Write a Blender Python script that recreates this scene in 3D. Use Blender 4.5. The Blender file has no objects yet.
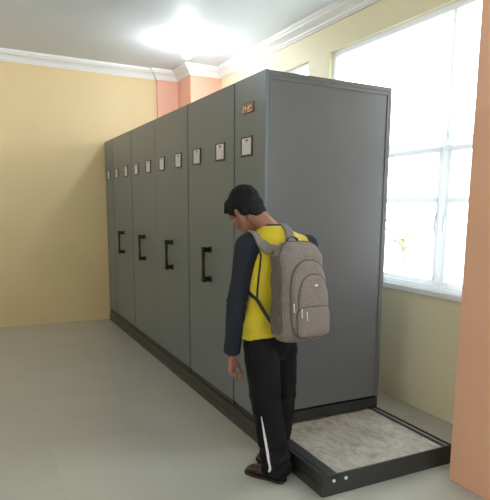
import bpy, bmesh, math, random
from mathutils import Vector, Matrix, Quaternion, noise
random.seed(7)
SC = bpy.context.scene
COL = SC.collection
V = Vector
PI = math.pi

# ------------------------------------------------------------------ materials
def mat(name, color, rough=0.5, metal=0.0, spec=0.5, coat=0.0, emis=None, estr=0.0, sheen=0.0,
        var=0.0, vscale=4.0, var_col=None, bump=0.0, bscale=60.0, rvar=0.0, stretch=None):
    m = bpy.data.materials.new(name); m.use_nodes = True
    nt = m.node_tree; b = nt.nodes['Principled BSDF']
    b.inputs['Base Color'].default_value = (*color, 1)
    b.inputs['Roughness'].default_value = rough
    b.inputs['Metallic'].default_value = metal
    b.inputs['Specular IOR Level'].default_value = spec
    b.inputs['Coat Weight'].default_value = coat
    b.inputs['Sheen Weight'].default_value = sheen
    if emis:
        b.inputs['Emission Color'].default_value = (*emis, 1)
        b.inputs['Emission Strength'].default_value = estr
    tc = nt.nodes.new('ShaderNodeTexCoord')
    mp = nt.nodes.new('ShaderNodeMapping')
    nt.links.new(tc.outputs['Object'], mp.inputs['Vector'])
    if stretch: mp.inputs['Scale'].default_value = stretch
    if var > 0:
        n = nt.nodes.new('ShaderNodeTexNoise'); n.inputs['Scale'].default_value = vscale
        n.inputs['Detail'].default_value = 5
        nt.links.new(mp.outputs['Vector'], n.inputs['Vector'])
        r = nt.nodes.new('ShaderNodeValToRGB')
        r.color_ramp.elements[0].position = 0.32; r.color_ramp.elements[1].position = 0.68
        c2 = var_col if var_col else tuple(c * (1 - var) for c in color)
        r.color_ramp.elements[0].color = (*c2, 1); r.color_ramp.elements[1].color = (*color, 1)
        nt.links.new(n.outputs['Fac'], r.inputs['Fac'])
        nt.links.new(r.outputs['Color'], b.inputs['Base Color'])
        if rvar:
            mr = nt.nodes.new('ShaderNodeMapRange')
            mr.inputs['To Min'].default_value = rough - rvar; mr.inputs['To Max'].default_value = rough + rvar
            nt.links.new(n.outputs['Fac'], mr.inputs['Value']); nt.links.new(mr.outputs['Result'], b.inputs['Roughness'])
    if bump > 0:
        n2 = nt.nodes.new('ShaderNodeTexNoise'); n2.inputs['Scale'].default_value = bscale
        n2.inputs['Detail'].default_value = 4
        nt.links.new(mp.outputs['Vector'], n2.inputs['Vector'])
        bp = nt.nodes.new('ShaderNodeBump'); bp.inputs['Strength'].default_value = bump
        bp.inputs['Distance'].default_value = 0.01
        nt.links.new(n2.outputs['Fac'], bp.inputs['Height']); nt.links.new(bp.outputs['Normal'], b.inputs['Normal'])
    return m

M = {}
M['wall'] = mat('cream_yellow_paint', (0.80, 0.62, 0.345), 0.55, var=0.05, vscale=1.5, bump=0.05, bscale=25)
M['wall_r'] = mat('pale_yellow_paint', (0.88, 0.80, 0.55), 0.5, var=0.04, vscale=1.5, bump=0.05, bscale=25)
M['orange'] = mat('salmon_paint', (0.82, 0.46, 0.31), 0.4, var=0.05, vscale=2, bump=0.05, bscale=25)
M['pink'] = mat('coral_paint', (0.84, 0.46, 0.34), 0.45, var=0.05, vscale=2)
M['ceil'] = mat('white_ceiling_paint', (0.78, 0.82, 0.87), 0.6, var=0.03, vscale=0.8)
M['crown'] = mat('white_gypsum_moulding', (0.86, 0.86, 0.85), 0.45)
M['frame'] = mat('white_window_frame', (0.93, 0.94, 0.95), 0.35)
def add_frame_glow():  # translucency added so the backlit frames whiten, standing in for window bloom
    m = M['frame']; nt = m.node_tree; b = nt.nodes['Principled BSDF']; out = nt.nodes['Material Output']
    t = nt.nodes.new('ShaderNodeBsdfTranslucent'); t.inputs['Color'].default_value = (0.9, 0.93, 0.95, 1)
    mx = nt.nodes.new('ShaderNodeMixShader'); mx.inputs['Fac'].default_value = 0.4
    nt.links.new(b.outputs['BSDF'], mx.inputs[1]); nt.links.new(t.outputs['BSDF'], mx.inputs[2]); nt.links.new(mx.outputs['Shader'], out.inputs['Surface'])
add_frame_glow()
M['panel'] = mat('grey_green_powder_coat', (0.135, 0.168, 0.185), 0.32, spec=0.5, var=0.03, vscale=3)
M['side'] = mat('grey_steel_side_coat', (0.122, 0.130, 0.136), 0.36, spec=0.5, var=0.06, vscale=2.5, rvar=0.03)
M['base'] = mat('charcoal_base_paint', (0.018, 0.019, 0.018), 0.45)
M['rim'] = mat('charcoal_platform_steel', (0.030, 0.032, 0.032), 0.4)
M['gap'] = mat('dark_gap_rubber', (0.02, 0.02, 0.02), 0.8)
M['black'] = mat('black_plastic', (0.012, 0.012, 0.012), 0.35)
M['labelframe'] = mat('dark_label_frame', (0.05, 0.045, 0.04), 0.4)
M['paper'] = mat('white_paper', (0.78, 0.76, 0.75), 0.7)
M['ink'] = mat('grey_printed_ink', (0.18, 0.17, 0.18), 0.7)
M['inkl'] = mat('pale_grey_printed_lines', (0.5, 0.49, 0.5), 0.7)
M['plate_b'] = mat('bronze_plate', (0.30, 0.13, 0.05), 0.35, metal=0.3)
M['plate_l'] = mat('cream_emblem', (0.75, 0.55, 0.42), 0.4)
M['screw'] = mat('bright_screw_steel', (0.85, 0.87, 0.9), 0.35, metal=0.2)
M['puller'] = mat('dull_nickel', (0.5, 0.5, 0.5), 0.4, metal=0.5)
M['doorwood'] = mat('brown_door_wood', (0.30, 0.17, 0.09), 0.45, var=0.25, vscale=5, stretch=(8, 8, 1))
M['rail'] = mat('track_steel', (0.22, 0.22, 0.21), 0.3, metal=0.6)
M['yellow'] = mat('yellow_jersey', (0.57, 0.44, 0.010), 0.75, sheen=0.2, var=0.12, vscale=14, bump=0.5, bscale=16)
M['navy'] = mat('navy_jersey', (0.005, 0.008, 0.018), 0.85, sheen=0.0, bump=0.4, bscale=18)
M['pipe'] = mat('dark_collar_fabric', (0.012, 0.013, 0.02), 0.8)
M['pants'] = mat('black_track_fabric', (0.004, 0.003, 0.005), 0.75, spec=0.22, bump=0.5, bscale=14)
M['stripe'] = mat('white_side_stripe', (0.75, 0.72, 0.76), 0.6)
M['skin'] = mat('brown_skin', (0.27, 0.125, 0.078), 0.5, var=0.1, vscale=20, var_col=(0.23, 0.10, 0.06))
M['lip'] = mat('lip_skin', (0.33, 0.13, 0.10), 0.45)
M['eye'] = mat('eye_white', (0.75, 0.73, 0.7), 0.2)
M['iris'] = mat('dark_iris', (0.02, 0.012, 0.008), 0.15)
M['hair'] = mat('black_hair', (0.006, 0.0065, 0.007), 0.8, spec=0.25, bump=0.8, bscale=90)
M['pack'] = mat('heather_grey_canvas', (0.225, 0.185, 0.165), 0.85, var=0.28, vscale=120, bump=0.35, bscale=150)
M['pack_d'] = mat('dark_grey_canvas', (0.12, 0.10, 0.09), 0.85, var=0.25, vscale=120, bump=0.3, bscale=150)
M['strap'] = mat('grey_padded_strap', (0.21, 0.185, 0.165), 0.85, var=0.25, vscale=110, bump=0.3, bscale=150)
M['zip'] = mat('dark_zip_tape', (0.085, 0.07, 0.062), 0.7)
M['leather'] = mat('dark_brown_leather', (0.055, 0.030, 0.022), 0.32, var=0.35, vscale=30, bump=0.3, bscale=60)
M['sole'] = mat('brown_shoe_sole', (0.022, 0.013, 0.010), 0.6)
M['foliage'] = mat('glare_paled_leaves', (0.62, 0.78, 0.56), 0.6, var=0.4, vscale=12)  # leaf green lightened to put the outdoor glare into its colour
M['bark'] = mat('glare_paled_bark', (0.45, 0.38, 0.30), 0.85, var=0.3, vscale=12)  # bark paled along with the leaves, glare put into the colour
M['yard'] = mat('pale_yard_concrete', (0.72, 0.71, 0.67), 0.9, var=0.12, vscale=0.7)
M['bulb'] = mat('lit_lamp_glass', (1, 1, 1), 0.4, emis=(0.93, 0.97, 1.0), estr=250)
M['lampbase'] = mat('white_lamp_base', (0.85, 0.85, 0.85), 0.4)

def floor_mat():
    m = bpy.data.materials.new('glazed_grey_floor_tile'); m.use_nodes = True
    nt = m.node_tree; b = nt.nodes['Principled BSDF']
    tc = nt.nodes.new('ShaderNodeTexCoord')
    br = nt.nodes.new('ShaderNodeTexBrick'); br.offset = 0; br.squash = 1
    br.inputs['Scale'].default_value = 1
    br.inputs['Brick Width'].default_value = 0.6; br.inputs['Row Height'].default_value = 0.6
    br.inputs['Mortar Size'].default_value = 0.0015; br.inputs['Mortar Smooth'].default_value = 0.3
    br.inputs['Color1'].default_value = (0.49, 0.48, 0.425, 1); br.inputs['Color2'].default_value = (0.465, 0.455, 0.405, 1)
    br.inputs['Mortar'].default_value = (0.45, 0.44, 0.39, 1)
    nt.links.new(tc.outputs['Object'], br.inputs['Vector'])
    n = nt.nodes.new('ShaderNodeTexNoise'); n.inputs['Scale'].default_value = 2.2; n.inputs['Detail'].default_value = 6
    nt.links.new(tc.outputs['Object'], n.inputs['Vector'])
    mx = nt.nodes.new('ShaderNodeMix'); mx.data_type = 'RGBA'; mx.blend_type = 'MULTIPLY'
    mx.inputs['Factor'].default_value = 0.12
    nt.links.new(br.outputs['Color'], mx.inputs[6]); nt.links.new(n.outputs['Color'], mx.inputs[7])
    nt.links.new(mx.outputs[2], b.inputs['Base Color'])
    mr = nt.nodes.new('ShaderNodeMapRange'); mr.inputs['To Min'].default_value = 0.13; mr.inputs['To Max'].default_value = 0.24
    nt.links.new(n.outputs['Fac'], mr.inputs['Value']); nt.links.new(mr.outputs['Result'], b.inputs['Roughness'])
    b.inputs['Specular IOR Level'].default_value = 0.45
    return m
M['floor'] = floor_mat()

def slab_mat():
    m = bpy.data.materials.new('mottled_concrete_slab'); m.use_nodes = True
    nt = m.node_tree; b = nt.nodes['Principled BSDF']
    tc = nt.nodes.new('ShaderNodeTexCoord')
    n = nt.nodes.new('ShaderNodeTexNoise'); n.inputs['Scale'].default_value = 9; n.inputs['Detail'].default_value = 9
    n.inputs['Roughness'].default_value = 0.68; n.inputs['Distortion'].default_value = 1.2
    mp = nt.nodes.new('ShaderNodeMapping'); mp.inputs['Scale'].default_value = (1.6, 0.8, 1)
    mp.inputs['Rotation'].default_value = (0, 0, 0.5)
    nt.links.new(tc.outputs['Object'], mp.inputs['Vector']); nt.links.new(mp.outputs['Vector'], n.inputs['Vector'])
    r = nt.nodes.new('ShaderNodeValToRGB'); e = r.color_ramp.elements
    e[0].position = 0.3; e[0].color = (0.20, 0.18, 0.15, 1); e[1].position = 0.7; e[1].color = (0.52, 0.48, 0.42, 1)
    k = e.new(0.48); k.color = (0.36, 0.325, 0.275, 1)
    nt.links.new(n.outputs['Fac'], r.inputs['Fac']); nt.links.new(r.outputs['Color'], b.inputs['Base Color'])
    b.inputs['Roughness'].default_value = 0.5
    return m
M['slab'] = slab_mat()

def glass_mat():
    m = bpy.data.materials.new('clear_window_glass'); m.use_nodes = True
    nt = m.node_tree; nt.nodes.clear()
    out = nt.nodes.new('ShaderNodeOutputMaterial'); mx = nt.nodes.new('ShaderNodeMixShader')
    t = nt.nodes.new('ShaderNodeBsdfTransparent'); g = nt.nodes.new('ShaderNodeBsdfGlossy')
    t.inputs['Color'].default_value = (0.95, 0.98, 0.97, 1); g.inputs['Roughness'].default_value = 0.02
    mx.inputs['Fac'].default_value = 0.05
    nt.links.new(t.outputs['BSDF'], mx.inputs[1])
    nt.links.new(g.outputs['BSDF'], mx.inputs[2]); nt.links.new(mx.outputs['Shader'], out.inputs['Surface'])
    return m
M['glass'] = glass_mat()

# ------------------------------------------------------------------ mesh helpers
def link(name, me, m=None, parent=None):
    o = bpy.data.objects.new(name, me); COL.objects.link(o)
    if m is not None:
        for k in (m if isinstance(m, (list, tuple)) else [m]): me.materials.append(k)
    if parent: o.parent = parent
    return o
def build(name, bm, m=None, parent=None, smooth=False):
    me = bpy.data.meshes.new(name)
    bmesh.ops.recalc_face_normals(bm, faces=bm.faces)
    bm.to_mesh(me); bm.free()
    if smooth:
        me.polygons.foreach_set('use_smooth', [True] * len(me.polygons))
    return link(name, me, m, parent)
def box(bm, lo, hi, bev=0.0, mi=0):
    r = bmesh.ops.create_cube(bm, size=1.0)
    vs = r['verts']
    for v in vs:
        v.co = V(((lo[i] + hi[i]) / 2 + v.co[i] * (hi[i] - lo[i]) for i in range(3)))
    fs = set(f for v in vs for f in v.link_faces)
    for f in fs: f.material_index = mi
    if bev > 0:
        es = list(set(e for v in vs for e in v.link_edges))
        r = bmesh.ops.bevel(bm, geom=es, offset=bev, segments=2, profile=0.6, affect='EDGES')
        for f in r['faces']: f.material_index = mi
def ring_loft(bm, rings, cap=True, mi=0):
    rows = [[bm.verts.new(p) for p in r] for r in rings]
    n = len(rows[0])
    for a, b in zip(rows, rows[1:]):
        for i in range(n):
            f = bm.faces.new((a[i], a[(i + 1) % n], b[(i + 1) % n], b[i])); f.material_index = mi
    if cap:
        for r in (rows[0], rows[-1]):
            try:
                f = bm.faces.new(r); f.material_index = mi
            except ValueError: pass
def basis(d):
    d = d.normalized()
    a = V((0, 0, 1)) if abs(d.z) < 0.9 else V((1, 0, 0))
    u = d.cross(a).normalized(); w = d.cross(u).normalized()
    return u, w
def capsule(bm, p0, p1, r0, r1, n=16, mi=0):
    p0 = V(p0); p1 = V(p1); d = (p1 - p0).normalized(); u, w = basis(d)
    rings = []
    for k in range(4):
        t = -PI / 2 + PI / 2 * (k + 0.35) / 4
        rings.append((p0 + d * r0 * math.sin(t), r0 * math.cos(t)))
    rings.append((p0, r0)); rings.append((p1, r1))
    for k in range(4):
        t = PI / 2 * (k + 0.65) / 4
        rings.append((p1 + d * r1 * math.sin(t), r1 * math.cos(t)))
    ring_loft(bm, [[c + (u * math.cos(2 * PI * i / n) + w * math.sin(2 * PI * i / n)) * r for i in range(n)] for c, r in rings], mi=mi)
def ellipsoid(bm, c, rad, rot=None, seg=24, mi=0):
    r = bmesh.ops.create_uvsphere(bm, u_segments=seg, v_segments=seg * 2 // 3, radius=1.0)
    R = rot if rot is not None else Matrix.Identity(3)
    for v in r['verts']:
        v.co = V(c) + R @ V((v.co.x * rad[0], v.co.y * rad[1], v.co.z * rad[2]))
    for f in set(f for v in r['verts'] for f in v.link_faces): f.material_index = mi
def tube(bm, pts, r, n=8, mi=0, closed=False):
    pts = [V(p) for p in pts]; rings = []
    rr = r if isinstance(r, (list, tuple)) else [r] * len(pts)
    prev = None
    for i, p in enumerate(pts):
        d = (pts[min(i + 1, len(pts) - 1)] - pts[max(i - 1, 0)]).normalized()
        if prev is None: u, w = basis(d)
        else:
            u = (prev - d * prev.dot(d)).normalized(); w = d.cross(u)
        prev = u
        rings.append([p + (u * math.cos(2 * PI * k / n) + w * math.sin(2 * PI * k / n)) * rr[i] for k in range(n)])
    ring_loft(bm, rings, mi=mi)
def sellipse(c, ax, ay, n=32, e=2.0):
    out = []
    for i in range(n):
        t = 2 * PI * i / n; ct, st = math.cos(t), math.sin(t)
        out.append(V(c) + ax * (math.copysign(abs(ct) ** (2 / e), ct)) + ay * (math.copysign(abs(st) ** (2 / e), st)))
    return out
def spline(pts, n=8):
    pts = [V(p) for p in pts]; out = []
    P = [pts[0] * 2 - pts[1]] + pts + [pts[-1] * 2 - pts[-2]]
    for i in range(1, len(P) - 2):
        for k in range(n):
            t = k / n; a, b, c, d = P[i - 1], P[i], P[i + 1], P[i + 2]
            out.append(0.5 * ((2 * b) + (c - a) * t + (2 * a - 5 * b + 4 * c - d) * t * t + (3 * b - a - 3 * c + d) * t ** 3))
    out.append(pts[-1]); return out
def remeshed(name, bm, voxel, smooth_it, m, parent, fold=None, fac=0.5):
    """fuse overlapping pieces into one continuous skin, then relax it"""
    bmesh.ops.recalc_face_normals(bm, faces=bm.faces)
    me = bpy.data.meshes.new('raw'); bm.to_mesh(me); bm.free()
    o = bpy.data.objects.new('raw', me); COL.objects.link(o)
    r = o.modifiers.new('r', 'REMESH'); r.mode = 'VOXEL'; r.voxel_size = voxel
    s = o.modifiers.new('s', 'SMOOTH'); s.iterations = smooth_it; s.factor = fac
    bpy.context.view_layer.update()
    dg = bpy.context.evaluated_depsgraph_get()
    nm = bpy.data.meshes.new_from_object(o.evaluated_get(dg))
    bpy.data.objects.remove(o)
    if fold:
        nm.update()
        nor = [v.normal.copy() for v in nm.vertices]
        for v, nn in zip(nm.vertices, nor): v.co = v.co + nn * fold(v.co)
    nm.name = name
    nm.materials.clear()
    nm.polygons.foreach_set('use_smooth', [True] * len(nm.polygons))
    return link(name, nm, m, parent)
def empty(name, loc=(0, 0, 0), rot=None):
    o = bpy.data.objects.new(name, None); COL.objects.link(o); o.location = loc
    o.empty_display_size = 0.1
    if rot: o.rotation_euler = rot
    return o
def tag(o, label=None, cat=None, group=None, kind=None):
    if label: o['label'] = label
    if cat: o['category'] = cat
    if group: o['group'] = group
    if kind: o['kind'] = kind
    return o
def struct(name, bm, m, parent=None):
    o = build(name, bm, m, parent)
    if not parent: o['kind'] = 'structure'
    return o

# ------------------------------------------------------------------ room
XL, XR, YB, YF, ZC = -3.9, 1.40, 4.60, -5.4, 3.27
T = 0.15
bm = bmesh.new(); box(bm, (XL - T, YF - T, -0.1), (XR + T, YB + T, 0)); struct('floor', bm, M['floor'])
bm = bmesh.new(); box(bm, (XL - T, YF - T, ZC), (XR + T, YB + T, ZC + 0.1)); struct('ceiling', bm, M['ceil'])
bm = bmesh.new(); box(bm, (XL - T, YB, 0), (XR + T, YB + T, ZC)); struct('wall_back', bm, M['wall'])
def wall_with_holes(name, axis, a0, a1, p0, p1, holes, m):
    """wall along Y (axis 1) or X (axis 0); holes = (lo, hi, zlo, zhi)"""
    bm = bmesh.new()
    def b(lo, hi, z0, z1):
        if axis == 1: box(bm, (p0, lo, z0), (p1, hi, z1))
        else: box(bm, (lo, p0, z0), (hi, p1, z1))
    cur = a0
    for lo, hi, z0, z1 in holes:
        b(cur, lo, 0, ZC)
        if z0 > 0: b(lo, hi, 0, z0)
        b(lo, hi, z1, ZC); cur = hi
    b(cur, a1, 0, ZC)
    return struct(name, bm, m)
ZS, ZT = 0.925, 2.92
WIN = [(-4.6, -1.75), (-0.80, 1.50), (1.87, 3.75)]
wall_with_holes('wall_right', 1, YF, YB, XR, XR + T, [(a, b, ZS, ZT) for a, b in WIN], M['wall_r'])
wall_with_holes('wall_left', 1, YF, YB, XL - T, XL, [(-3.6, -2.4, 0.9, 2.5)], M['wall'])
wall_with_holes('wall_front', 0, XL, XR, YF - T, YF, [(-3.2, -2.2, 0, 2.2), (-1.4, 0.8, 0.9, 2.7)], M['wall'])

# pilasters: coral corner column, shallow one beside it, the salmon one near the camera
bm = bmesh.new(); box(bm, (0.98, 4.05, 0), (XR, YB, ZC), 0.004); struct('wall_column_corner', bm, M['pink'])
bm = bmesh.new(); box(bm, (0.70, 4.555, 0), (0.98, YB, ZC), 0.003); struct('wall_column_shallow', bm, M['pink'])
bm = bmesh.new(); box(bm, (0.76, -1.45, 0), (XR, -0.87, ZC), 0.004); struct('wall_column_right', bm, M['orange'])

# crown moulding: stepped cove swept along a plan path (room side on the left of travel)
def crown(name, path):
    prof = [(0, 0), (0.014, 0), (0.016, 0.012), (0.026, 0.016), (0.034, 0.036), (0.055, 0.060), (0.082, 0.076),
            (0.086, 0.088), (0.100, 0.092), (0.104, 0.12), (0, 0.12)]
    bm = bmesh.new(); rows = []
    n = len(path)
    for i, p in enumerate(path):
        p = V((*p, 0))
        dirs = []
        if i > 0: dirs.append((p - V((*path[i - 1], 0))).normalized())
        if i < n - 1: dirs.append((V((*path[i + 1], 0)) - p).normalized())
        ns = [V((d.y, -d.x, 0)) for d in dirs]
        if len(ns) == 1: off = ns[0]
        else:
            s = ns[0] + ns[1]; off = s / max(1e-6, s.dot(ns[0]))
        rows.append([p + off * a + V((0, 0, ZC - 0.12 + h)) for a, h in prof])
    ring_loft(bm, rows)
    return struct(name, bm, M['crown'])
crown('trim_1', [(XL, YB), (0.70, YB), (0.70, 4.555), (0.98, 4.555), (0.98, 4.05), (XR, 4.05), (XR, -0.87), (0.76, -0.87), (0.76, -1.45), (XR, -1.45), (XR, YF)])
crown('trim_2', [(XR, YF), (XL, YF), (XL, YB)])

# windows
def window(name, y0, y1, mull_low, mull_up, leaves=True):
    root = empty(name, (XR + 0.07, (y0 + y1) / 2, ZS)); root['kind'] = 'structure'
    loc = root.location
    def L(a): return (a[0] - loc.x, a[1] - loc.y, a[2] - loc.z)
    def bx(bm, lo, hi, bev=0.004): box(bm, L(lo), L(hi), bev)
    xa, xb = XR + 0.035, XR + 0.095
    zt = 1.99
    bm = bmesh.new()
    w = 0.045
    bx(bm, (xa, y0, ZS), (xb, y1, ZS + w)); bx(bm, (xa, y0, ZT - w), (xb, y1, ZT))
    bx(bm, (xa, y0, ZS + w), (xb, y0 + w, ZT - w)); bx(bm, (xa, y1 - w, ZS + w), (xb, y1, ZT - w))
    bx(bm, (xa, y0 + w, zt - 0.02), (xb, y1 - w, zt + 0.04))
    for y in mull_low: bx(bm, (xa, y - 0.022, ZS + w), (xb, y + 0.022, zt - 0.02))
    for y in mull_up: bx(bm, (xa, y - 0.016, zt + 0.04), (xb, y + 0.016, ZT - w))
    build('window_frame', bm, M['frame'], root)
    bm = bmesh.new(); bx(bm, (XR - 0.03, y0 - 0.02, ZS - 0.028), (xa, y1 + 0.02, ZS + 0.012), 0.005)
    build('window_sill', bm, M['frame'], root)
    es = [y0 + w] + list(mull_low) + [y1 - w]
    for i, (a, b) in enumerate(zip(es, es[1:])):
        a2 = a + (0.022 if i else 0); b2 = b - (0.022 if i < len(es) - 2 else 0)
        a2 += 0.004; b2 -= 0.004
        s0, s1, k = ZS + w + 0.004, zt - 0.024, 0.034
        bm = bmesh.new(); xc, xd = xa - 0.012, xa + 0.028
        bx(bm, (xc, a2, s0), (xd, b2, s0 + k)); bx(bm, (xc, a2, s1 - k), (xd, b2, s1))
        bx(bm, (xc, a2, s0 + k), (xd, a2 + k, s1 - k)); bx(bm, (xc, b2 - k, s0 + k), (xd, b2, s1 - k))
        bx(bm, (xc + 0.006, a2 + k, 1.572), (xd - 0.006, b2 - k, 1.612))
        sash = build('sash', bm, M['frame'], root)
        bm = bmesh.new(); bx(bm, (xa + 0.004, a2 + k - 0.004, s0 + k - 0.004), (xa + 0.009, b2 - k + 0.004, s1 - k + 0.004), 0)
        build('window_pane', bm, M['glass'], sash)
        bm = bmesh.new()   # casement handle
        hy = a2 + 0.017 if i % 2 else b2 - 0.017
        bx(bm, (xc - 0.012, hy - 0.008, 1.44), (xc, hy + 0.008, 1.50), 0.003)
        bx(bm, (xc - 0.022, hy - 0.006, 1.36), (xc - 0.011, hy + 0.006, 1.48), 0.003)
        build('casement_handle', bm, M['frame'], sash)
    us = [y0 + w] + list(mull_up) + [y1 - w]
    for i, (a, b) in enumerate(zip(us, us[1:])):
        bm = bmesh.new(); bx(bm, (xa + 0.02, a + 0.0, zt + 0.03), (xa + 0.026, b, ZT - w + 0.005), 0)
        build('fanlight_pane', bm, M['glass'], root)
    return root
window('window_1', -0.80, 1.50, (0.0, 0.75), (0.0,))
window('window_2', 1.87, 3.75, (2.50, 3.12), (2.81,))
window('window_3', -4.6, -1.75, (-3.9, -3.2, -2.45), (-3.2,))
def plain_window(name, lo, hi, m_along):
    bm = bmesh.new(); w = 0.05
    a = 'y' if m_along == 'y' else 'x'
    (x0, y0, z0), (x1, y1, z1) = lo, hi
    if a == 'y':
        box(bm, (x0, y0, z0), (x1, y1, z0 + w)); box(bm, (x0, y0, z1 - w), (x1, y1, z1))
        for y in (y0, (y0 + y1) / 2 - w / 2, y1 - w): box(bm, (x0, y, z0 + w), (x1, y + w, z1 - w))
    else:
        box(bm, (x0, y0, z0), (x1, y1, z0 + w)); box(bm, (x0, y0, z1 - w), (x1, y1, z1))
        for x in (x0, (x0 + x1) / 2 - w / 2, x1 - w): box(bm, (x, y0, z0 + w), (x + w, y1, z1 - w))
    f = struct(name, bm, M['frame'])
    bm = bmesh.new()
    if a == 'y': box(bm, ((x0 + x1) / 2, y0 + w, z0 + w), ((x0 + x1) / 2 + 0.006, y1 - w, z1 - w))
    else: box(bm, (x0 + w, (y0 + y1) / 2, z0 + w), (x1 - w, (y0 + y1) / 2 + 0.006, z1 - w))
    build('window_pane', bm, M['glass'], f)
plain_window('window_4', (XL - 0.1, -3.6, 0.9), (XL - 0.04, -2.4, 2.5), 'y')
plain_window('window_5', (-1.4, YF - 0.1, 0.9), (0.8, YF - 0.04, 2.7), 'x')

bm = bmesh.new()
box(bm, (-3.2, YF - 0.10, 0.0), (-3.13, YF - 0.02, 2.2)); box(bm, (-2.27, YF - 0.10, 0.0), (-2.2, YF - 0.02, 2.2)); box(bm, (-3.13, YF - 0.10, 2.13), (-2.27, YF - 0.02, 2.2))
box(bm, (-3.12, YF - 0.09, 0.01), (-2.28, YF - 0.05, 2.12), 0.003)
for z0, z1 in ((0.2, 0.95), (1.1, 1.95)): box(bm, (-2.98, YF - 0.055, z0), (-2.42, YF - 0.042, z1), 0.006)
dr = struct('door_1', bm, M['doorwood'])
bm = bmesh.new(); capsule(bm, (-2.38, YF - 0.04, 1.0), (-2.38, YF - 0.01, 1.0), 0.012, 0.012); capsule(bm, (-2.38, YF - 0.005, 1.0), (-2.50, YF - 0.005, 1.0), 0.009, 0.009)
build('door_handle', bm, M['rail'], dr, True)
# ------------------------------------------------------------------ outdoors beyond the windows
bm = bmesh.new(); box(bm, (XR + T, -30, -0.4), (50, 30, -0.3))
tag(build('yard_ground', bm, M['yard']), kind='structure')
def tree(loc, h, r, seed, label):
    rnd = random.Random(seed)
    t = tag(empty('leafy_tree', loc), label, 'tree')
    bm = bmesh.new()
    tube(bm, spline([(0, 0, 0), (0.05, 0.03, h * 0.35), (-0.02, 0, h * 0.7)], 5), [0.11 - 0.005 * i for i in range(11)], 10)
    for k in range(6):
        a = k * 1.05; z = h * (0.4 + 0.05 * k)
        tube(bm, spline([(0, 0, z), (math.cos(a) * r * 0.4, math.sin(a) * r * 0.4, z + 0.3), (math.cos(a) * r * 0.8, math.sin(a) * r * 0.8, z + 0.7)], 4), [0.045 - 0.004 * i for i in range(9)], 6)
    build('trunk', bm, M['bark'], t, True)
    bm = bmesh.new()
    for k in range(800):
        d = V((rnd.gauss(0, 1), rnd.gauss(0, 1), rnd.gauss(0, 0.8))); d.normalize()
        c = d * r * rnd.uniform(0.45, 1.0) + V((0, 0, h * 0.78))
        c += V((noise.noise(c * 1.3), noise.noise(c * 1.3 + V((9, 0, 0))), 0)) * 0.5
        u = V((rnd.gauss(0, 1), rnd.gauss(0, 1), rnd.gauss(0, 1))).normalized(); w = u.orthogonal().normalized()
        l = rnd.uniform(0.05, 0.09)
        vs = [bm.verts.new(c + u * l), bm.verts.new(c + w * l * 0.4 + V((0, 0, 0.01))), bm.verts.new(c - u * l), bm.verts.new(c - w * l * 0.4 + V((0, 0, 0.01)))]
        bm.faces.new(vs)
    build('foliage', bm, M['foliage'], t)
tree((8.0, 8.0, -0.3), 1.75, 0.85, 3, 'pale green leafy tree in the glare outside the window by the salmon column')

# ------------------------------------------------------------------ mobile shelving
W = 0.93; LT = 4.575; S = LT / 10
units = [(0.0, S, False, 'end'), (S, 3 * S, True, ''), (3 * S, 5 * S, True, ''), (5 * S, 7 * S, True, ''), (7 * S, 9 * S, True, ''), (9 * S, 10 * S, False, 'end')]
ulabels = [
    'grey steel end cabinet nearest the viewer, with bronze plate and broad blank side panel',
    'grey steel shelving carriage with two white cards and the largest handle, left of the person',
    'grey steel shelving carriage with a black handle, second handle from the person',
    'grey steel shelving carriage with a black handle, third handle from the person',
    'grey steel shelving carriage bearing the smallest black handle, furthest from the person',
    'narrow grey steel end cabinet with one white card against the yellow back wall']
HT = 2.308
def card(parent, y, z):
    bm = bmesh.new()
    # frame 0.165 x 0.122, lying on the -X face
    x1, x0 = 0.0, -0.008
    y0, y1, z0, z1 = y - 0.083, y + 0.083, z - 0.061, z + 0.061
    k = 0.013
    box(bm, (x0, y0, z0), (x1, y1, z0 + k), 0.002); box(bm, (x0, y0, z1 - k * .7), (x1, y1, z1), 0.002)
    box(bm, (x0, y0, z0 + k), (x1, y0 + k, z1 - k * .7), 0.002); box(bm, (x0, y1 - k, z0 + k), (x1, y1, z1 - k * .7), 0.002)
    f = build('label_holder', bm, M['labelframe'], parent)
    bm = bmesh.new()
    box(bm, (-0.004, y0 + k * .8, z0 + k * .8), (-0.001, y1 - k * .8, z1 - k * .5), 0, 0)
    xs = -0.0046
    def ln(a, b, c, d, mi): box(bm, (xs, a, c), (-0.0035, b, d), 0, mi)
    ln(y - 0.026, y + 0.022, z + 0.034, z + 0.044, 1)
    ln(y - 0.02, y + 0.016, z + 0.026, z + 0.030, 1)
    for j in range(6): ln(y - 0.055, y + 0.055, z + 0.014 - j * 0.0105, z + 0.0155 - j * 0.0105, 2)
    for yy in (-0.055, -0.022, 0.018, 0.054): ln(y + yy - 0.0008, y + yy + 0.0008, z - 0.040, z + 0.0155, 2)
    build('paper_card', bm, [M['paper'], M['ink'], M['inkl']], f)
def bar_handle(parent, y, z):
    bm = bmesh.new(); hh = 0.130
    # two wide feet, two posts and a tapered vertical grip
    for s in (-1, 1):
        zc = z + s * (hh - 0.02)
        box(bm, (-0.006, y - 0.026, zc - 0.024), (0, y + 0.026, zc + 0.024), 0.002)
        box(bm, (-0.062, y - 0.017, zc - 0.018), (-0.004, y + 0.017, zc + 0.018), 0.006)
        box(bm, (-0.070, y - 0.020, zc - 0.022), (-0.044, y + 0.020, zc + 0.022), 0.007)
    build_rings = []
    for t in range(9):
        zz = z - hh + 0.03 + (2 * hh - 0.06) * t / 8
        e = abs(t - 4) / 4
        build_rings.append(sellipse((-0.057, y, zz), V((0.010 + 0.003 * e, 0, 0)), V((0, 0.013 + 0.005 * e ** 2, 0)), 16, 3))
    ring_loft(bm, build_rings)
    build('handle', bm, M['black'], parent)
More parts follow.
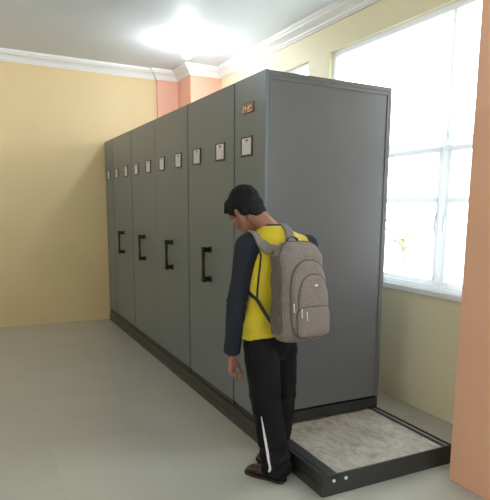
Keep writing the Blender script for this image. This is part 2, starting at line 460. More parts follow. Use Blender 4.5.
for i, (ya, yb, hd, e) in enumerate(units):
    root = empty('mobile_shelving_cabinet', (W / 2, (ya + yb) / 2, 0.117))
    tag(root, ulabels[i], 'cabinet', 'mobile shelving cabinets on the platform')
    off = root.matrix_basis.translation.copy(); off = V(root.location)
    ga = 0.001 if i == 3 else 0.009; gb = 0.001 if i == 2 else 0.009
    def pb(name, items, m):
        bm = bmesh.new()
        for lo, hi, bev in items:
            box(bm, [a - b for a, b in zip(lo, off)], [a - b for a, b in zip(hi, off)], bev)
        return build(name, bm, m, root)
    y0, y1 = ya + ga, yb - gb
    front = pb('front_panel', [((0.0, y0, 0.165), (0.022, y1, HT), 0.003)], M['panel'])
    front_off = off
    pb('base_skirt', [((0.006, y0 + 0.002, 0.121), (W - 0.004, y1 - 0.002, 0.19), 0.003)], M['base'])
    # carcass: top, far side panel, shelves inside closed by side sheets
    pb('top_panel', [((0.022, y0 + 0.001, HT - 0.03), (W, y1 - 0.001, HT - 0.002), 0.003)], M['side'])
    pb('rear_panel', [((W - 0.02, y0, 0.19), (W, y1, HT - 0.03), 0.003)], M['side'])
    # the side facing the camera: a sheet with raised margins at the left, right and top
    st = 0.205
    pb('side_panel', [((0.022, y0 + 0.006, st), (W - 0.02, y0 + 0.03, HT - 0.03), 0),
                      ((0.022, y0, st), (0.042, y0 + 0.012, HT - 0.03), 0.0025),
                      ((W - 0.034, y0, st), (W - 0.02, y0 + 0.012, HT - 0.03), 0.0025),
                      ((0.042, y0 + 0.001, HT - 0.052), (W - 0.034, y0 + 0.012, HT - 0.03), 0.0025)], M['side'])
    pb('side_panel', [((0.022, y1 - 0.03, st), (W - 0.02, y1, HT - 0.03), 0.002)], M['side'])
    def at(y): return y - off.y
    fr = empty  # cards and handle are placed in the cabinet's own frame
    cz = 1.892 - off.z
    ys = [(ya + yb) / 2 + (0.03 if i == 0 else 0)] if not hd else [(ya + yb) / 2 - 0.222, (ya + yb) / 2 + 0.245]
    for yy in ys:
        before = set(COL.objects)
        card(root, at(yy), cz)
        for o in set(COL.objects) - before:
            if o.parent == root: o.location = (-off.x, 0, 0)
    if hd:
        before = set(COL.objects)
        bar_handle(root, at((ya + yb) / 2 - 0.02), 1.092 - off.z)
        for o in set(COL.objects) - before: o.location = (-off.x, 0, 0)
    if i == 0:
        # maker's plate: dark border, bronze field, pale bar and slanted emblem
        bm = bmesh.new(); yc, zc = at(0.245), 2.122 - off.z
        box(bm, (-0.004, yc - 0.085, zc - 0.031), (0, yc + 0.085, zc + 0.031), 0.0015, 0)
        box(bm, (-0.0055, yc - 0.079, zc - 0.026), (-0.003, yc + 0.075, zc + 0.026), 0, 1)
        box(bm, (-0.0068, yc + 0.058, zc - 0.024), (-0.005, yc + 0.070, zc + 0.024), 0, 2)
        # emblem: a pale rising wedge with a second short stroke under it
        def poly(pts, mi):
            a = [bm.verts.new((-0.0052, yc + p, zc + q)) for p, q in pts]
            b = [bm.verts.new((-0.0068, yc + p, zc + q)) for p, q in pts]
            n = len(pts)
            for f in (a, b): bm.faces.new(f).material_index = mi
            for k in range(n): bm.faces.new((a[k], a[(k + 1) % n], b[(k + 1) % n], b[k])).material_index = mi
        poly([(0.012, -0.002), (-0.030, 0.014), (-0.062, 0.010), (-0.03, 0.0), (-0.005, -0.012)], 2)
        poly([(0.000, -0.018), (-0.055, -0.014), (-0.058, -0.021), (-0.002, -0.024)], 2)
        poly([(0.045, 0.004), (0.03, 0.016), (0.02, 0.008), (0.03, -0.014)], 2)
        pl = build('maker_plate', bm, [M['black'], M['plate_b'], M['plate_l']], root)
        pl.location = (-off.x, 0, 0)

# platform under the carriages, open tray in front of them
PF = -0.724
root = tag(empty('track_platform', (W / 2, 2, 0)), 'low charcoal steel track platform under the cabinets with mottled slab end', 'platform')
def pbox(name, items, m, par=None):
    bm = bmesh.new()
    for it in items:
        lo, hi, bev = it[:3]
        box(bm, (lo[0] - W / 2, lo[1] - 2, lo[2]), (hi[0] - W / 2, hi[1] - 2, hi[2]), bev)
    return build(name, bm, m, par or root)
for (a, b) in ((PF, 1.798), (1.804, LT)):
    pbox('side_rail', [((0.0, a, 0.0), (0.012, b, 0.117), 0.002), ((-0.006, a + 0.003, 0.0), (0.004, b, 0.058), 0.002), ((0.012, a, 0.100), (0.097, b, 0.112), 0.002)], M['rim'])
    pbox('side_rail', [((W - 0.012, a, 0.0), (W, b, 0.117), 0.002)], M['rim'])
pbox('front_rail', [((0.012, PF, 0.0), (W - 0.012, PF + 0.012, 0.117), 0.002)], M['rim'])
pbox('slab', [((0.100, PF + 0.013, 0.02), (W - 0.062, LT - 0.02, 0.108), 0.003)], M['slab'])
for xx in (0.030, W - 0.045):
    pbox('track', [((xx, PF + 0.013, 0.095 if xx > .5 else 0.1115), (xx + 0.018, LT - 0.02, 0.1165), 0.002)], M['rail'] if xx > .5 else M['rim'])
pbox('track_channel', [((W - 0.062, PF + 0.013, 0.02), (W - 0.012, LT - 0.02, 0.096), 0)], M['base'])
for xx, zz in ((0.062, 0.085), (0.140, 0.085)):
    bm = bmesh.new()
    r = bmesh.ops.create_cone(bm, cap_ends=True, segments=16, radius1=0.010, radius2=0.007, depth=0.007)
    for v in r['verts']: v.co = V((v.co.x + xx - W / 2, v.co.z * 1 + PF - 2 - 0.003, v.co.y + zz))
    build('screw', bm, M['screw'], root, False)

# ------------------------------------------------------------------ ceiling lamps
def lamp(x, y, label):
    t = tag(empty('ceiling_lamp', (x, y, ZC)), label, 'lamp', 'round ceiling lamps')
    bm = bmesh.new()
    ring_loft(bm, [sellipse((0, 0, z), V((r, 0, 0)), V((0, r, 0)), 24) for z, r in ((0, 0.075), (-0.02, 0.075), (-0.035, 0.045), (-0.055, 0.032))])
    build('lamp_holder', bm, M['lampbase'], t, True)
    bm = bmesh.new()
    ring_loft(bm, [sellipse((0, 0, z), V((r, 0, 0)), V((0, r, 0)), 24) for z, r in ((-0.055, 0.026), (-0.075, 0.032), (-0.10, 0.05), (-0.13, 0.058), (-0.155, 0.05), (-0.172, 0.028), (-0.178, 0.008))])
    build('bulb', bm, M['bulb'], t, True)
lamp(0.60, 3.10, 'glaring round ceiling lamp above the cabinets, left of the window wall')
lamp(-2.1, 3.10, 'lit ceiling lamp out of view to the left of the cabinets')
lamp(-2.1, -1.6, 'unseen lit ceiling lamp added behind the camera')  # unseen lamp, added to light the camera side of the room

#PERSON_BEGIN
# ------------------------------------------------------------------ the person, seen from behind on the left
from mathutils.bvhtree import BVHTree
PHI = math.radians(10)
fw = V((-math.sin(PHI), math.cos(PHI), 0)); rt = V((math.cos(PHI), math.sin(PHI), 0)); UP = V((0, 0, 1))
def bvh(*obs):
    vs, fs = [], []
    for o in obs:
        b = len(vs); vs += [v.co.copy() for v in o.data.vertices]; fs += [[b + i for i in p.vertices] for p in o.data.polygons]
    return BVHTree.FromPolygons(vs, fs)
def ribbon(bm, pts, nors, w, th, mi=0):
    rings = []
    n = len(pts)
    for i in range(n):
        d = (pts[min(i + 1, n - 1)] - pts[max(i - 1, 0)]).normalized()
        nn = (nors[i] - d * nors[i].dot(d)).normalized(); s = d.cross(nn)
        ww = w[i] if isinstance(w, list) else w
        rings.append([pts[i] + s * ww / 2 * a + nn * th * b for a, b in ((-1, 0), (-0.9, 0.75), (-0.5, 1), (0.5, 1), (0.9, 0.75), (1, 0), (0.9, -0.3), (-0.9, -0.3))])
    ring_loft(bm, rings, mi=mi)
def snap(tree, pts, off=0.003):
    P, N = [], []
    for p in pts:
        c, n, _, _ = tree.find_nearest(p); P.append(c + n * off); N.append(n)
    for _ in range(2):
        P = [P[0]] + [(P[i - 1] + P[i] * 2 + P[i + 1]) / 4 for i in range(1, len(P) - 1)] + [P[-1]]
        N = [N[0]] + [(N[i - 1] + N[i] * 2 + N[i + 1]).normalized() for i in range(1, len(N) - 1)] + [N[-1]]
    return P, N

SC_ = V((-0.112, -0.372, 1.325))
ShL = SC_ - rt * 0.205 + V((0, 0, -0.006)); ShR = SC_ + rt * 0.218 - UP * 0.012
ElL = ShL + V((-0.032, 0.045, -0.305)); WrL = ElL + V((-0.006, 0.050, -0.300))
ElR = ShR + V((0.03, 0.06, -0.29)); WrR = ElR + fw * 0.20 - rt * 0.16 + UP * 0.03
HipL = V((-0.215, -0.372, 0.86)); HipR = V((-0.065, -0.340, 0.86))
KnL = V((-0.182, -0.385, 0.47)); KnR = V((-0.040, -0.335, 0.47))
HeL = V((-0.100, -0.485, 0)); HeR = V((-0.070, -0.395, 0))
dL = V((-0.50, 0.866, 0)); dR = V((-0.05, 1, 0)).normalized()
AnL = HeL + dL * 0.065 + UP * 0.09; AnR = HeR + dR * 0.065 + UP * 0.09
NB = V((-0.138, -0.354, 1.418))
HC = V((-0.252, -0.266, 1.498))
HR = Matrix.Rotation(math.radians(17), 3, 'Z') @ Matrix.Rotation(math.radians(-42), 3, 'X') @ Matrix.Rotation(math.radians(-4), 3, 'Y')
def hp(x, y, z): return HC + HR @ V((x, y, z))

person = tag(empty('person', (-0.14, -0.36, 0)), 'person in a yellow and navy jersey and black track pants standing with head bowed', 'person')
PO = V(person.location)
def shift(bm):
    for v in bm.verts: v.co = v.co - PO
def finish_child(o):
    for v in o.data.vertices: v.co = v.co - PO
    return o

# torso stations: z, centre, half width, half depth
TS = [(0.86, (-0.150, -0.358), 0.160, 0.118), (0.915, (-0.150, -0.358), 0.152, 0.110), (1.00, (-0.146, -0.360), 0.138, 0.100),
      (1.12, (-0.134, -0.366), 0.150, 0.108), (1.24, (-0.120, -0.370), 0.160, 0.110), (1.32, (-0.118, -0.368), 0.150, 0.092),
      (1.385, (-0.126, -0.362), 0.105, 0.070), (1.425, (-0.136, -0.355), 0.066, 0.056)]
def torso(bm, grow=0.0, z0=None, tilt=0.0, n=36):
    rings = []
    for i, (z, (x, y), a, b) in enumerate(TS):
        ring = sellipse((x, y, z), rt * (a + grow), fw * (b + grow), n, 2.35)
        if i == 0 and z0 is not None:
            ring = [p + UP * (z0 - z) + UP * tilt * (p - V((x, y, z))).dot(rt) for p in ring]
        rings.append(ring)
    ring_loft(bm, rings)

def hand(bm, wrist, d, pn, side, curl):
    """d finger direction, pn the way the palm faces, side the thumb side"""
    d = d.normalized(); pn = (pn - d * pn.dot(d)).normalized(); side = (side - d * side.dot(d) - pn * side.dot(pn)).normalized()
    capsule(bm, wrist - d * 0.02, wrist + d * 0.02, 0.024, 0.022)
    for k, (o, L) in enumerate(((0.030, 0.080), (0.010, 0.084), (-0.010, 0.080), (-0.028, 0.072))):
        base = wrist + side * o * 0.55 + d * 0.012; kn = wrist + side * o + d * L
        capsule(bm, base, kn, 0.0145, 0.0115)
        p = kn; cur = d.copy() + side * o * 2.0
        segs = [(0.040, 0.0092), (0.025, 0.0085), (0.020, 0.0074)]
        sc = (0.86, 0.94, 0.90, 0.73)[k]
        for j, (l, r) in enumerate(segs):
            cur = (Quaternion(side.cross(pn).cross(side).normalized().cross(side) if False else d.cross(pn).normalized(), curl * (0.8 + 0.25 * j) * (1 + 0.12 * k)) @ cur).normalized()
            q = p + cur * l * sc; capsule(bm, p, q, r, r * 0.92, 12); p = q
    t0 = wrist + side * 0.016 + d * 0.018 + pn * 0.006
    t1 = t0 + (side * 0.45 + d * 0.85 + pn * 0.35).normalized() * 0.042
    t2 = t1 + (side * 0.35 + d * 0.95 + pn * 0.35).normalized() * 0.032
    t3 = t2 + (d * 1.0 + pn * 0.4).normalized() * 0.024
    capsule(bm, t0, t1, 0.0145, 0.0115); capsule(bm, t1, t2, 0.0108, 0.0098); capsule(bm, t2, t3, 0.0096, 0.0082)

# body: one continuous skin
bm = bmesh.new()
torso(bm, -0.012)
capsule(bm, NB - UP * 0.06, ShL, 0.055, 0.045); capsule(bm, NB - UP * 0.06, ShR, 0.055, 0.045)
for s, e, w_ in ((ShL, ElL, WrL), (ShR, ElR, WrR)):
    capsule(bm, s, e, 0.050, 0.037); capsule(bm, e, w_, 0.037, 0.024)
for h, k, a in ((HipL, KnL, AnL), (HipR, KnR, AnR)):
    capsule(bm, h, k, 0.078, 0.052); capsule(bm, k, a, 0.050, 0.033)
for he, d_ in ((HeL, dL), (HeR, dR)):
    capsule(bm, he + d_ * 0.045 + UP * 0.045, he + d_ * 0.20 + UP * 0.032, 0.030, 0.022)
ellipsoid(bm, V((-0.145, -0.357, 0.86)), (0.14, 0.10, 0.09))
capsule(bm, NB - UP * 0.03, hp(0, -0.035, -0.055), 0.058, 0.056)
ellipsoid(bm, hp(0, -0.010, 0.030), (0.074, 0.094, 0.084), HR)
ellipsoid(bm, hp(0, 0.022, -0.030), (0.063, 0.070, 0.086), HR)
ellipsoid(bm, hp(0, 0.055, -0.088), (0.038, 0.032, 0.028), HR)
for s in (-1, 1):
    capsule(bm, hp(s * 0.058, -0.002, -0.045), hp(s * 0.026, 0.060, -0.095), 0.020, 0.018)
    ellipsoid(bm, hp(s * 0.036, 0.062, -0.030), (0.024, 0.022, 0.024), HR)
    capsule(bm, hp(s * 0.046, 0.070, 0.016), hp(s * 0.012, 0.083, 0.018), 0.012, 0.012, 12)
    ellipsoid(bm, hp(s * 0.076, -0.004, -0.022), (0.010, 0.020, 0.032), HR @ Matrix.Rotation(s * 0.35, 3, 'Z'), 16)
    ellipsoid(bm, hp(s * 0.072, 0.000, -0.046), (0.008, 0.011, 0.012), HR, 12)
    ellipsoid(bm, hp(s * 0.012, 0.092, -0.036), (0.009, 0.010, 0.008), HR, 12)
capsule(bm, hp(0, 0.086, 0.006), hp(0, 0.104, -0.030), 0.009, 0.012, 12)
ellipsoid(bm, hp(0, 0.083, -0.066), (0.024, 0.012, 0.006), HR, 16); ellipsoid(bm, hp(0, 0.080, -0.077), (0.021, 0.012, 0.007), HR, 16)
hand(bm, WrL, V((0.02, 0.02, -1)), rt * 0.45 - fw * 0.7, rt + fw * 0.6, 0.70)
hand(bm, WrR, fw * 0.75 - rt * 0.6 + UP * 0.1, -rt * 0.4 - fw * 0.3, UP, 0.45)
body = finish_child(remeshed('body', bm, 0.0038, 3, M['skin'], person))

# eyes (slightly open, looking down)
for s in (-1, 1):
    bm = bmesh.new(); ellipsoid(bm, hp(s * 0.031, 0.0695, -0.004), (0.0125, 0.0105, 0.0085), HR, 16); shift(bm)
    e = build('eye', bm, M['eye'], person, True)
    bm = bmesh.new(); ellipsoid(bm, hp(s * 0.031, 0.0782, -0.006), (0.0055, 0.0028, 0.0055), HR, 12); shift(bm)
    build('iris', bm, M['iris'], e, True)

# hair
bm = bmesh.new()
ellipsoid(bm, hp(0, -0.022, 0.043), (0.086, 0.098, 0.088), HR)
ellipsoid(bm, hp(0, 0.040, 0.076), (0.066, 0.056, 0.046), HR)
ellipsoid(bm, hp(0, -0.062, 0.000), (0.072, 0.048, 0.070), HR)
ellipsoid(bm, hp(0, -0.066, -0.045), (0.062, 0.036, 0.050), HR)
for s in (-1, 1):
    ellipsoid(bm, hp(s * 0.066, 0.012, 0.034), (0.020, 0.044, 0.040), HR, 16)
    ellipsoid(bm, hp(s * 0.068, 0.024, 0.002), (0.008, 0.009, 0.022), HR, 12)
    ellipsoid(bm, hp(s * 0.062, -0.045, -0.018), (0.018, 0.030, 0.048), HR, 16)
rs = random.Random(4)
for k in range(26):
    a = k / 26 * PI - PI / 2
    p0 = hp(math.sin(a) * 0.060, 0.055 + math.cos(a) * 0.028, 0.088 - abs(a) * 0.010); p1 = hp(math.sin(a) * 0.069, 0.066 + math.cos(a) * 0.030, 0.072 - abs(a) * 0.012 + rs.uniform(-.005, .005))
    capsule(bm, p0, p1, 0.009, 0.004, 8)
def hair_fold(c):
    q = c * 46; return 0.0045 * noise.noise(V((q.x, q.y, q.z * 0.45))) + 0.0015 * noise.noise(c * 160)
finish_child(remeshed('hair', bm, 0.0042, 3, M['hair'], person, hair_fold))

# track pants
def leg_rings(h, k, a, r):
    rings = []
    path = [(h, r[0]), (h.lerp(k, 0.33), r[1]), (h.lerp(k, 0.7), r[2]), (k, r[3]), (k.lerp(a, 0.4), r[4]), (k.lerp(a, 0.75), r[5]),
            (V((a.x, a.y, 0.10)), r[6]), (V((a.x, a.y, 0.045)) , r[7])]
    for c, q in path: rings.append(sellipse(c, V((q, 0, 0)), V((0, q, 0)), 28, 2.1))
    return rings
bm = bmesh.new()
offL = dL * 0.0; offR = dR * 0.0
ring_loft(bm, leg_rings(HipL + rt * 0.005, KnL, AnL - dL * 0.005, (0.092, 0.096, 0.090, 0.084, 0.082, 0.078, 0.080, 0.083)))
ring_loft(bm, leg_rings(HipR - rt * 0.005, KnR, AnR - dR * 0.012, (0.092, 0.092, 0.082, 0.074, 0.068, 0.060, 0.055, 0.055)))
ring_loft(bm, [sellipse((-0.145, -0.357, z), rt * a, fw * b, 32, 2.4) for z, a, b in ((0.70, 0.10, 0.09), (0.78, 0.148, 0.104), (0.86, 0.148, 0.104), (0.92, 0.135, 0.095))])
def pant_fold(c):
    low = max(0.0, 1 - abs(c.z - 0.14) / 0.16); knee = max(0.0, 1 - abs(c.z - 0.47) / 0.12); cr = max(0.0, 1 - abs(c.z - 0.74) / 0.12)
    w1 = math.sin(c.z * 95 + 5 * noise.noise(c * 9)) * 0.0055 * low + math.sin(c.z * 70 + c.x * 30) * 0.003 * (knee + cr)
    return w1 + 0.009 * noise.noise(V((c.x * 13, c.y * 13, c.z * 4)))
pants = remeshed('track_pants', bm, 0.006, 6, M['pants'], person, pant_fold)
tp = bvh(pants)
def leg_pt(z):
    c = KnL.lerp(HipL, (z - 0.47) / 0.39) if z > 0.47 else AnL.lerp(KnL, (z - 0.09) / 0.38)
    return V((c.x, c.y, z))
lat = V((-0.73, -0.68, 0)).normalized()
bm = bmesh.new()
P_, N_ = [], []
for k in range(34):
    z = 0.40 - 0.355 * k / 33
    c = leg_pt(z); t_ = max(0.0, (0.085 - z) / 0.06); d0 = (lat + V((-0.6, 1.1, 0)) * t_).normalized()
    loc, n, _, _ = tp.ray_cast(c + d0 * 0.3, -d0)
    if loc is None: continue
    P_.append(loc); N_.append(n)
for _ in range(3): P_ = [P_[0]] + [(P_[i - 1] + P_[i] + P_[i + 1]) / 3 for i in range(1, len(P_) - 1)] + [P_[-1]]
ribbon(bm, [p + n * 0.001 for p, n in zip(P_, N_)], N_, [0.004 + 0.011 * min(1, i / 12) for i in range(len(P_))], 0.003)
shift(bm); sto = build('side_stripe', bm, M['stripe'], pants, True)
finish_child(pants)

# jersey
bm = bmesh.new()
torso(bm, 0.012, 0.862, 0.26)
capsule(bm, NB - UP * 0.052, ShL.lerp(NB, 0.12) - UP * 0.012, 0.064, 0.044); capsule(bm, NB - UP * 0.050, ShR - rt * 0.015 + UP * 0.004, 0.066, 0.050)
def shirt_fold(c):
    low = max(0.0, 1 - (c.z - 0.78) / 0.32)
    return 0.006 * low * math.sin(c.z * 60 + c.x * 25 + 4 * noise.noise(c * 7)) + 0.008 * noise.noise(V((c.x * 11, c.y * 11, c.z * 6)))
jersey = remeshed('jersey', bm, 0.006, 5, M['yellow'], person, shirt_fold)
def sleeve(s, e, w_, tag_):
    bm = bmesh.new()
    if tag_ == 'L': capsule(bm, s - (s - SC_).normalized() * 0.012 + UP * 0.004, e, 0.064, 0.053)
    else: capsule(bm, s + UP * 0.002, e, 0.0605, 0.052)
    end = e.lerp(w_, 0.93)
    d = (end - e).normalized(); u, v_ = basis(d)
    ring_loft(bm, [[e + d * l + (u * math.cos(t) + v_ * math.sin(t)) * r for t in [2 * PI * i / 20 for i in range(20)]] for l, r in
                   ((-0.02, 0.046), (0.03, 0.052), (0.12, 0.048), ((end - e).length - 0.01, 0.046), ((end - e).length, 0.045))])
    def fold(c):
        t = (c - e).length; el = max(0.0, 1 - t / 0.09)
        return 0.005 * el * math.sin(c.z * 110 + 4 * noise.noise(c * 12)) + 0.006 * noise.noise(V((c.x * 18, c.y * 18, c.z * 7)))
    return remeshed('sleeve', bm, 0.0055, 4, M['navy'], jersey, fold)
slL = sleeve(ShL, ElL, WrL, 'L'); slR = sleeve(ShR, ElR, WrR, 'R')
for o in (slL, slR): o['label'] = 'navy long sleeve'
allb = bvh(jersey, slL, slR)
# collar and piping
bm = bmesh.new()
jt = bvh(jersey)
col_pts = []
for k in range(28):
    a = 2 * PI * k / 28
    p = NB + V((0, 0, -0.004)) + rt * 0.066 * math.cos(a) + fw * 0.062 * math.sin(a) - UP * (0.030 * math.sin(a)) * (1 if math.sin(a) > 0 else 0.2)
    c, n, _, _ = jt.find_nearest(p); col_pts.append(c + n * 0.001)
col_pts += col_pts[:2]
tube(bm, col_pts, 0.0065, 8)
shift(bm); build('collar', bm, M['pipe'], jersey, True)
for s, sh in ((-1, ShL), (1, ShR)):
    # raglan seam down the back of each shoulder
    pts = [sh + UP * 0.06 - rt * s * 0.035, sh - fw * 0.06 + UP * 0.04 - rt * s * 0.030] + [sh - rt * s * (0.022 - 0.034 * t) - fw * 0.085 - UP * (0.02 + 0.27 * t) for t in (0, 0.25, 0.5, 0.75, 1)]
    P1, N1 = snap(jt, spline(pts, 6), 0.002)
    bm = bmesh.new(); ribbon(bm, P1, N1, 0.010, 0.004); shift(bm); build('seam_piping', bm, M['pipe'], jersey, True)
for o in (jersey, slL, slR): finish_child(o)

# shoes
def shoe(he, d):
    s = V((d.y, -d.x, 0)); rings = []
    prof = [(0.000, 0.018, 0.030, 0.050), (0.012, 0.030, 0.012, 0.075), (0.04, 0.034, 0.012, 0.085), (0.08, 0.034, 0.012, 0.084), (0.12, 0.038, 0.012, 0.074),
            (0.165, 0.044, 0.012, 0.060), (0.205, 0.045, 0.012, 0.050), (0.24, 0.036, 0.012, 0.042), (0.258, 0.020, 0.014, 0.034)]
    for x, w_, lo, hi in prof:
        c = he + d * x + UP * (lo + hi) / 2
        rings.append(sellipse(c, s * w_, UP * (hi - lo) / 2, 24, 2.6))
    bm = bmesh.new(); ring_loft(bm, rings); shift(bm)
    o = build('shoe', bm, M['leather'], person, True)
    bv = o.modifiers.new('s', 'SUBSURF'); bv.levels = 1; bv.render_levels = 2
    bm = bmesh.new()
    out = [(0.000, 0.020), (0.012, 0.033), (0.04, 0.037), (0.08, 0.036), (0.12, 0.040), (0.165, 0.047), (0.205, 0.048), (0.245, 0.039), (0.264, 0.020)]
    loop = [he + d * x + s * w_ for x, w_ in out] + [he + d * x - s * w_ for x, w_ in reversed(out)]
    ring_loft(bm, [loop, [p + UP * 0.016 for p in loop]]); shift(bm)
    build('sole', bm, M['sole'], o)
    bm = bmesh.new()   # stitched apron seam over the toe
    pts = [he + d * x + s * y + UP * z for x, y, z in ((0.12, -0.030, 0.066), (0.17, -0.030, 0.054), (0.21, -0.022, 0.048), (0.228, 0, 0.0475), (0.21, 0.022, 0.048), (0.17, 0.030, 0.054), (0.12, 0.030, 0.066))]
    tube(bm, spline(pts, 4), 0.0025, 6); shift(bm); build('stitching', bm, M['sole'], o, True)
    return o
shoe(HeL, dL); shoe(HeR, dR)

# ------------------------------------------------------------------ backpack
pk_o = -fw                                        # outward
pk_u = (UP + fw * 0.075 + rt * 0.02).normalized()
pk_o = (pk_o - pk_u * pk_o.dot(pk_u)).normalized(); pk_s = pk_u.cross(pk_o) * -1.0
if pk_s.dot(rt) < 0: pk_s = -pk_s
PC = V((-0.094, -0.580, 1.102))
pack = tag(empty('backpack', PC), 'heather grey backpack with curved zips on the back of the person in yellow', 'backpack')
def kp(s, u, o): return PC + pk_s * s + pk_u * u + pk_o * o
def kshift(bm):
    for v in bm.verts: v.co = v.co - PC
stn = [(-0.262, 0.095, 0.045, -0.01), (-0.250, 0.125, 0.070, -0.005), (-0.215, 0.142, 0.088, 0), (-0.13, 0.147, 0.094, 0), (0.00, 0.142, 0.090, 0), (0.11, 0.138, 0.082, -0.004),
       (0.18, 0.140, 0.075, -0.010), (0.222, 0.116, 0.060, -0.016), (0.246, 0.080, 0.038, -0.024)]
def pk_section(u):
    for a, b in zip(stn, stn[1:]):
        if a[0] <= u <= b[0]:
            t = (u - a[0]) / (b[0] - a[0]); return [x + (y - x) * t for x, y in zip(a, b)]
    return stn[0] if u < stn[0][0] else stn[-1]
bm = bmesh.new()
ring_loft(bm, [sellipse(kp(0, u, o), pk_s * a, pk_o * b, 40, 2.9) for u, a, b, o in stn])
def pk_fold(c):
    return 0.006 * noise.noise((c - PC) * 16) + 0.002 * noise.noise((c - PC) * 50)
pb_ = remeshed('main_compartment', bm, 0.006, 5, M['pack'], pack, pk_fold)
pkt = bvh(pb_)
def face_o(s, u):
    loc, n, _, _ = pkt.ray_cast(kp(s, u, 0.4), -pk_o)
    return (loc - PC).dot(pk_o) if loc is not None else 0.0
def arch(s0, s1, u0, u1, n=40, e_top=3.0, e_bot=4.5):
    out = []
    cs, cu, a, b = (s0 + s1) / 2, (u0 + u1) / 2, (s1 - s0) / 2, (u1 - u0) / 2
    for i in range(n):
        t = 2 * PI * i / n; e = e_top if math.sin(t) > 0 else e_bot
        out.append((cs + a * math.copysign(abs(math.cos(t)) ** (2 / e), math.cos(t)), cu + b * math.copysign(abs(math.sin(t)) ** (2 / e), math.sin(t))))
    return out
def pocket(name, s0, s1, u0, u1, out, m, e_top=3.0, base=0.0):
    ol = arch(s0, s1, u0, u1, 48, e_top); cs, cu = (s0 + s1) / 2, (u0 + u1) / 2
    rings = []
    for k, lift in ((1.0, -0.02), (1.0, 0.35 * out), (0.97, 0.75 * out), (0.88, out), (0.6, out * 1.12), (0.25, out * 1.18)):
        ring = []
        for s, u in ol:
            ss, uu = cs + (s - cs) * k, cu + (u - cu) * k
            ring.append(kp(ss, uu, face_o(ss * 0.97, uu) + base + lift))
        rings.append(ring)
    bm = bmesh.new(); ring_loft(bm, rings); kshift(bm)
    o = build(name, bm, m, pack, True)
    bm = bmesh.new()
    pts = [kp(cs + (s - cs) * 1.0, cu + (u - cu) * 1.0, face_o(s * 0.97, u) + base + out * 0.45) for s, u in ol]
    tube(bm, pts + pts[:2], 0.0042, 8); kshift(bm)
    build('zip', bm, M['zip'], o, True)
    return o
p1 = pocket('front_pocket', -0.118, 0.118, -0.235, 0.155, 0.022, M['pack'], 2.6)
p2 = pocket('front_pocket', -0.092, 0.110, -0.215, 0.085, 0.014, M['pack'], 2.4, 0.018)
p3 = pocket('lower_pocket', -0.104, 0.112, -0.232, -0.075, 0.012, M['pack'], 5.0, 0.028)
# main zip round the body
bm = bmesh.new(); pts = []
us = [-0.20 + 0.4 * i / 16 for i in range(17)]
def edge(u, sg, fr=0.35):
    _, a, b, o = pk_section(u); return kp(sg * a * (1 - fr ** 2.9) ** (1 / 2.9) * 1.0, u, o + b * fr)
pts = [edge(u, -1) for u in us] + [edge(0.232, -1), edge(0.245, -0.4), edge(0.245, 0.4), edge(0.232, 1)] + [edge(u, 1) for u in reversed(us)]
P1 = []
for p in spline(pts, 3):
    c, n, _, _ = pkt.find_nearest(p); P1.append(c + n * 0.001)
tube(bm, P1, 0.0048, 8); kshift(bm); build('zip', bm, M['zip'], pb_, True)
# darker side gussets
for sg in (-1, 1):
    bm = bmesh.new(); P1 = []; N1 = []
    for u in [-0.215 + 0.39 * i / 18 for i in range(19)]:
        _, a, b, o = pk_section(u); c, n, _, _ = pkt.find_nearest(kp(sg * a, u, o - b * 0.15)); P1.append(c - n * 0.0005); N1.append(n)
    ribbon(bm, P1, N1, 0.075, 0.004); kshift(bm); build('side_gusset', bm, M['pack_d'], pb_, True)
# zip pullers, badge, grab loop
for s, u, o in ((-0.116, -0.060, 0.028), (-0.090, -0.085, 0.045), (-0.070, -0.100, 0.054)):
    bm = bmesh.new(); b0 = kp(s, u, face_o(s * .97, u) + o)
    capsule(bm, b0, b0 - UP * 0.010, 0.0045, 0.004, 8); capsule(bm, b0 - UP * 0.012, b0 - UP * 0.038 + pk_o * 0.004, 0.0028, 0.0036, 8)
    kshift(bm); build('zip_puller', bm, M['puller'], pack, True)
bm = bmesh.new()
def badge(bm, s0, u0, w_, h_):
    o = face_o(s0, u0) + 0.046
    ring = [kp(s0 - w_, u0 - h_, o), kp(s0 + w_, u0 - h_ * .6, o), kp(s0 + w_, u0 + h_, o), kp(s0 - w_, u0 + h_ * .6, o)]
    ring_loft(bm, [ring, [p + pk_o * 0.003 for p in ring]])
badge(bm, 0.004, 0.030, 0.010, 0.0045); kshift(bm); build('badge', bm, M['stripe'], p2)
bm = bmesh.new()
pts = spline([kp(-0.035, 0.236, -0.05), kp(-0.030, 0.262, -0.05), kp(0, 0.272, -0.05), kp(0.030, 0.262, -0.05), kp(0.035, 0.236, -0.05)], 5)
ribbon(bm, pts, [(p - kp(0, 0.20, -0.05)).normalized() for p in pts], 0.022, 0.005); kshift(bm); build('grab_loop', bm, M['pack_d'], pack, True)
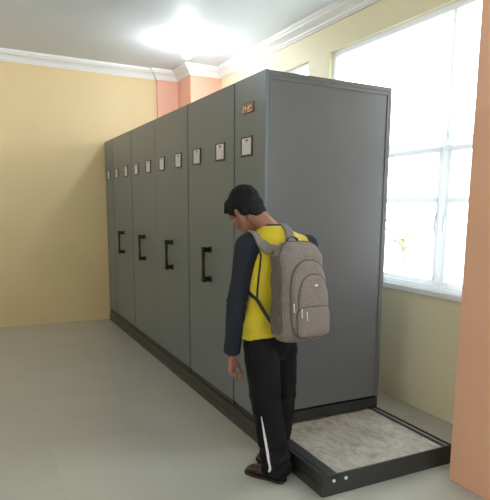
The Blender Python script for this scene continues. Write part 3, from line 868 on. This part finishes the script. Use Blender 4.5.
# shoulder straps
for sg, sh in ((-1, ShL), (1, ShR)):
    top = kp(sg * 0.060 - (0.01 if sg < 0 else 0.048), 0.205, -0.055); q_ = 0.045 if sg < 0 else 0.198
    raw = [sh - rt * sg * (q_ + .01) - fw * 0.12 - UP * 0.00, sh - rt * sg * q_ - fw * 0.06 + UP * 0.07, sh - rt * sg * q_ + UP * 0.09, sh - rt * sg * 0.060 + fw * 0.08 + UP * 0.04,
           sh - rt * sg * 0.050 + fw * 0.13 - UP * 0.06, sh - rt * sg * 0.045 + fw * 0.14 - UP * 0.16]
    P1, N1 = snap(allb, spline(raw, 6), 0.004)
    P1 = [top, (top + P1[0]) / 2 + (N1[0]) * 0.012] + P1; N1 = [(pk_u - pk_o * 0.2).normalized(), (pk_u + N1[0]).normalized()] + N1
    bm = bmesh.new(); ribbon(bm, P1, N1, 0.062, 0.011); kshift(bm); build('shoulder_strap', bm, M['strap'], pack, True)
    low = kp(sg * 0.125, -0.175, -0.060)
    raw = [sh - rt * sg * 0.045 + fw * 0.14 - UP * 0.16, sh - rt * sg * 0.015 + fw * 0.09 - UP * 0.20, sh - rt * sg * 0.00 + fw * 0.0 - UP * 0.24, sh - rt * sg * 0.02 - fw * 0.06 - UP * 0.275]
    P1, N1 = snap(jt, spline(raw, 6), 0.004)
    P1 += [P1[-1].lerp(low, t) for t in (0.33, 0.66, 1.0)]; N1 += [N1[-1]] * 3
    bm = bmesh.new(); ribbon(bm, P1, N1, 0.022, 0.004); kshift(bm); build('strap_webbing', bm, M['black'], pack, True)
for v in pb_.data.vertices: v.co = v.co - PC
#PERSON_END

# ------------------------------------------------------------------ world, camera
w = bpy.data.worlds.new('overcast_sky'); SC.world = w; w.use_nodes = True
bg = w.node_tree.nodes['Background']; bg.inputs['Color'].default_value = (0.90, 0.95, 1.0, 1); bg.inputs['Strength'].default_value = 6.5

cam = bpy.data.cameras.new('camera'); co = bpy.data.objects.new('camera', cam); COL.objects.link(co)
f, yaw, pit, rol = 560.8853, 0.5051, 0.1655, 0.0176
cx, cy = 284.1092, 302.0574
cam.sensor_fit = 'VERTICAL'; cam.sensor_height = 24.0; cam.sensor_width = 24.0 * 490 / 500
cam.lens = f / 500 * 24.0
cam.shift_x = -(cx - 245) / 500; cam.shift_y = (cy - 250) / 500
F = V((math.sin(yaw) * math.cos(pit), math.cos(yaw) * math.cos(pit), -math.sin(pit)))
R = V((math.cos(yaw), -math.sin(yaw), 0)); U = R.cross(F)
R2 = R * math.cos(rol) + U * math.sin(rol); U2 = -R * math.sin(rol) + U * math.cos(rol)
mw = Matrix((R2, U2, -F)).transposed().to_4x4(); mw.translation = V((-1.5387, -3.0388, 1.5147))
co.matrix_world = mw
cam.clip_start = 0.05; cam.clip_end = 200
SC.camera = co
SC.view_settings.view_transform = 'Standard'; SC.view_settings.look = 'None'
SC.view_settings.exposure = -0.08; SC.view_settings.gamma = 1.0; SC.view_settings.use_curve_mapping = False
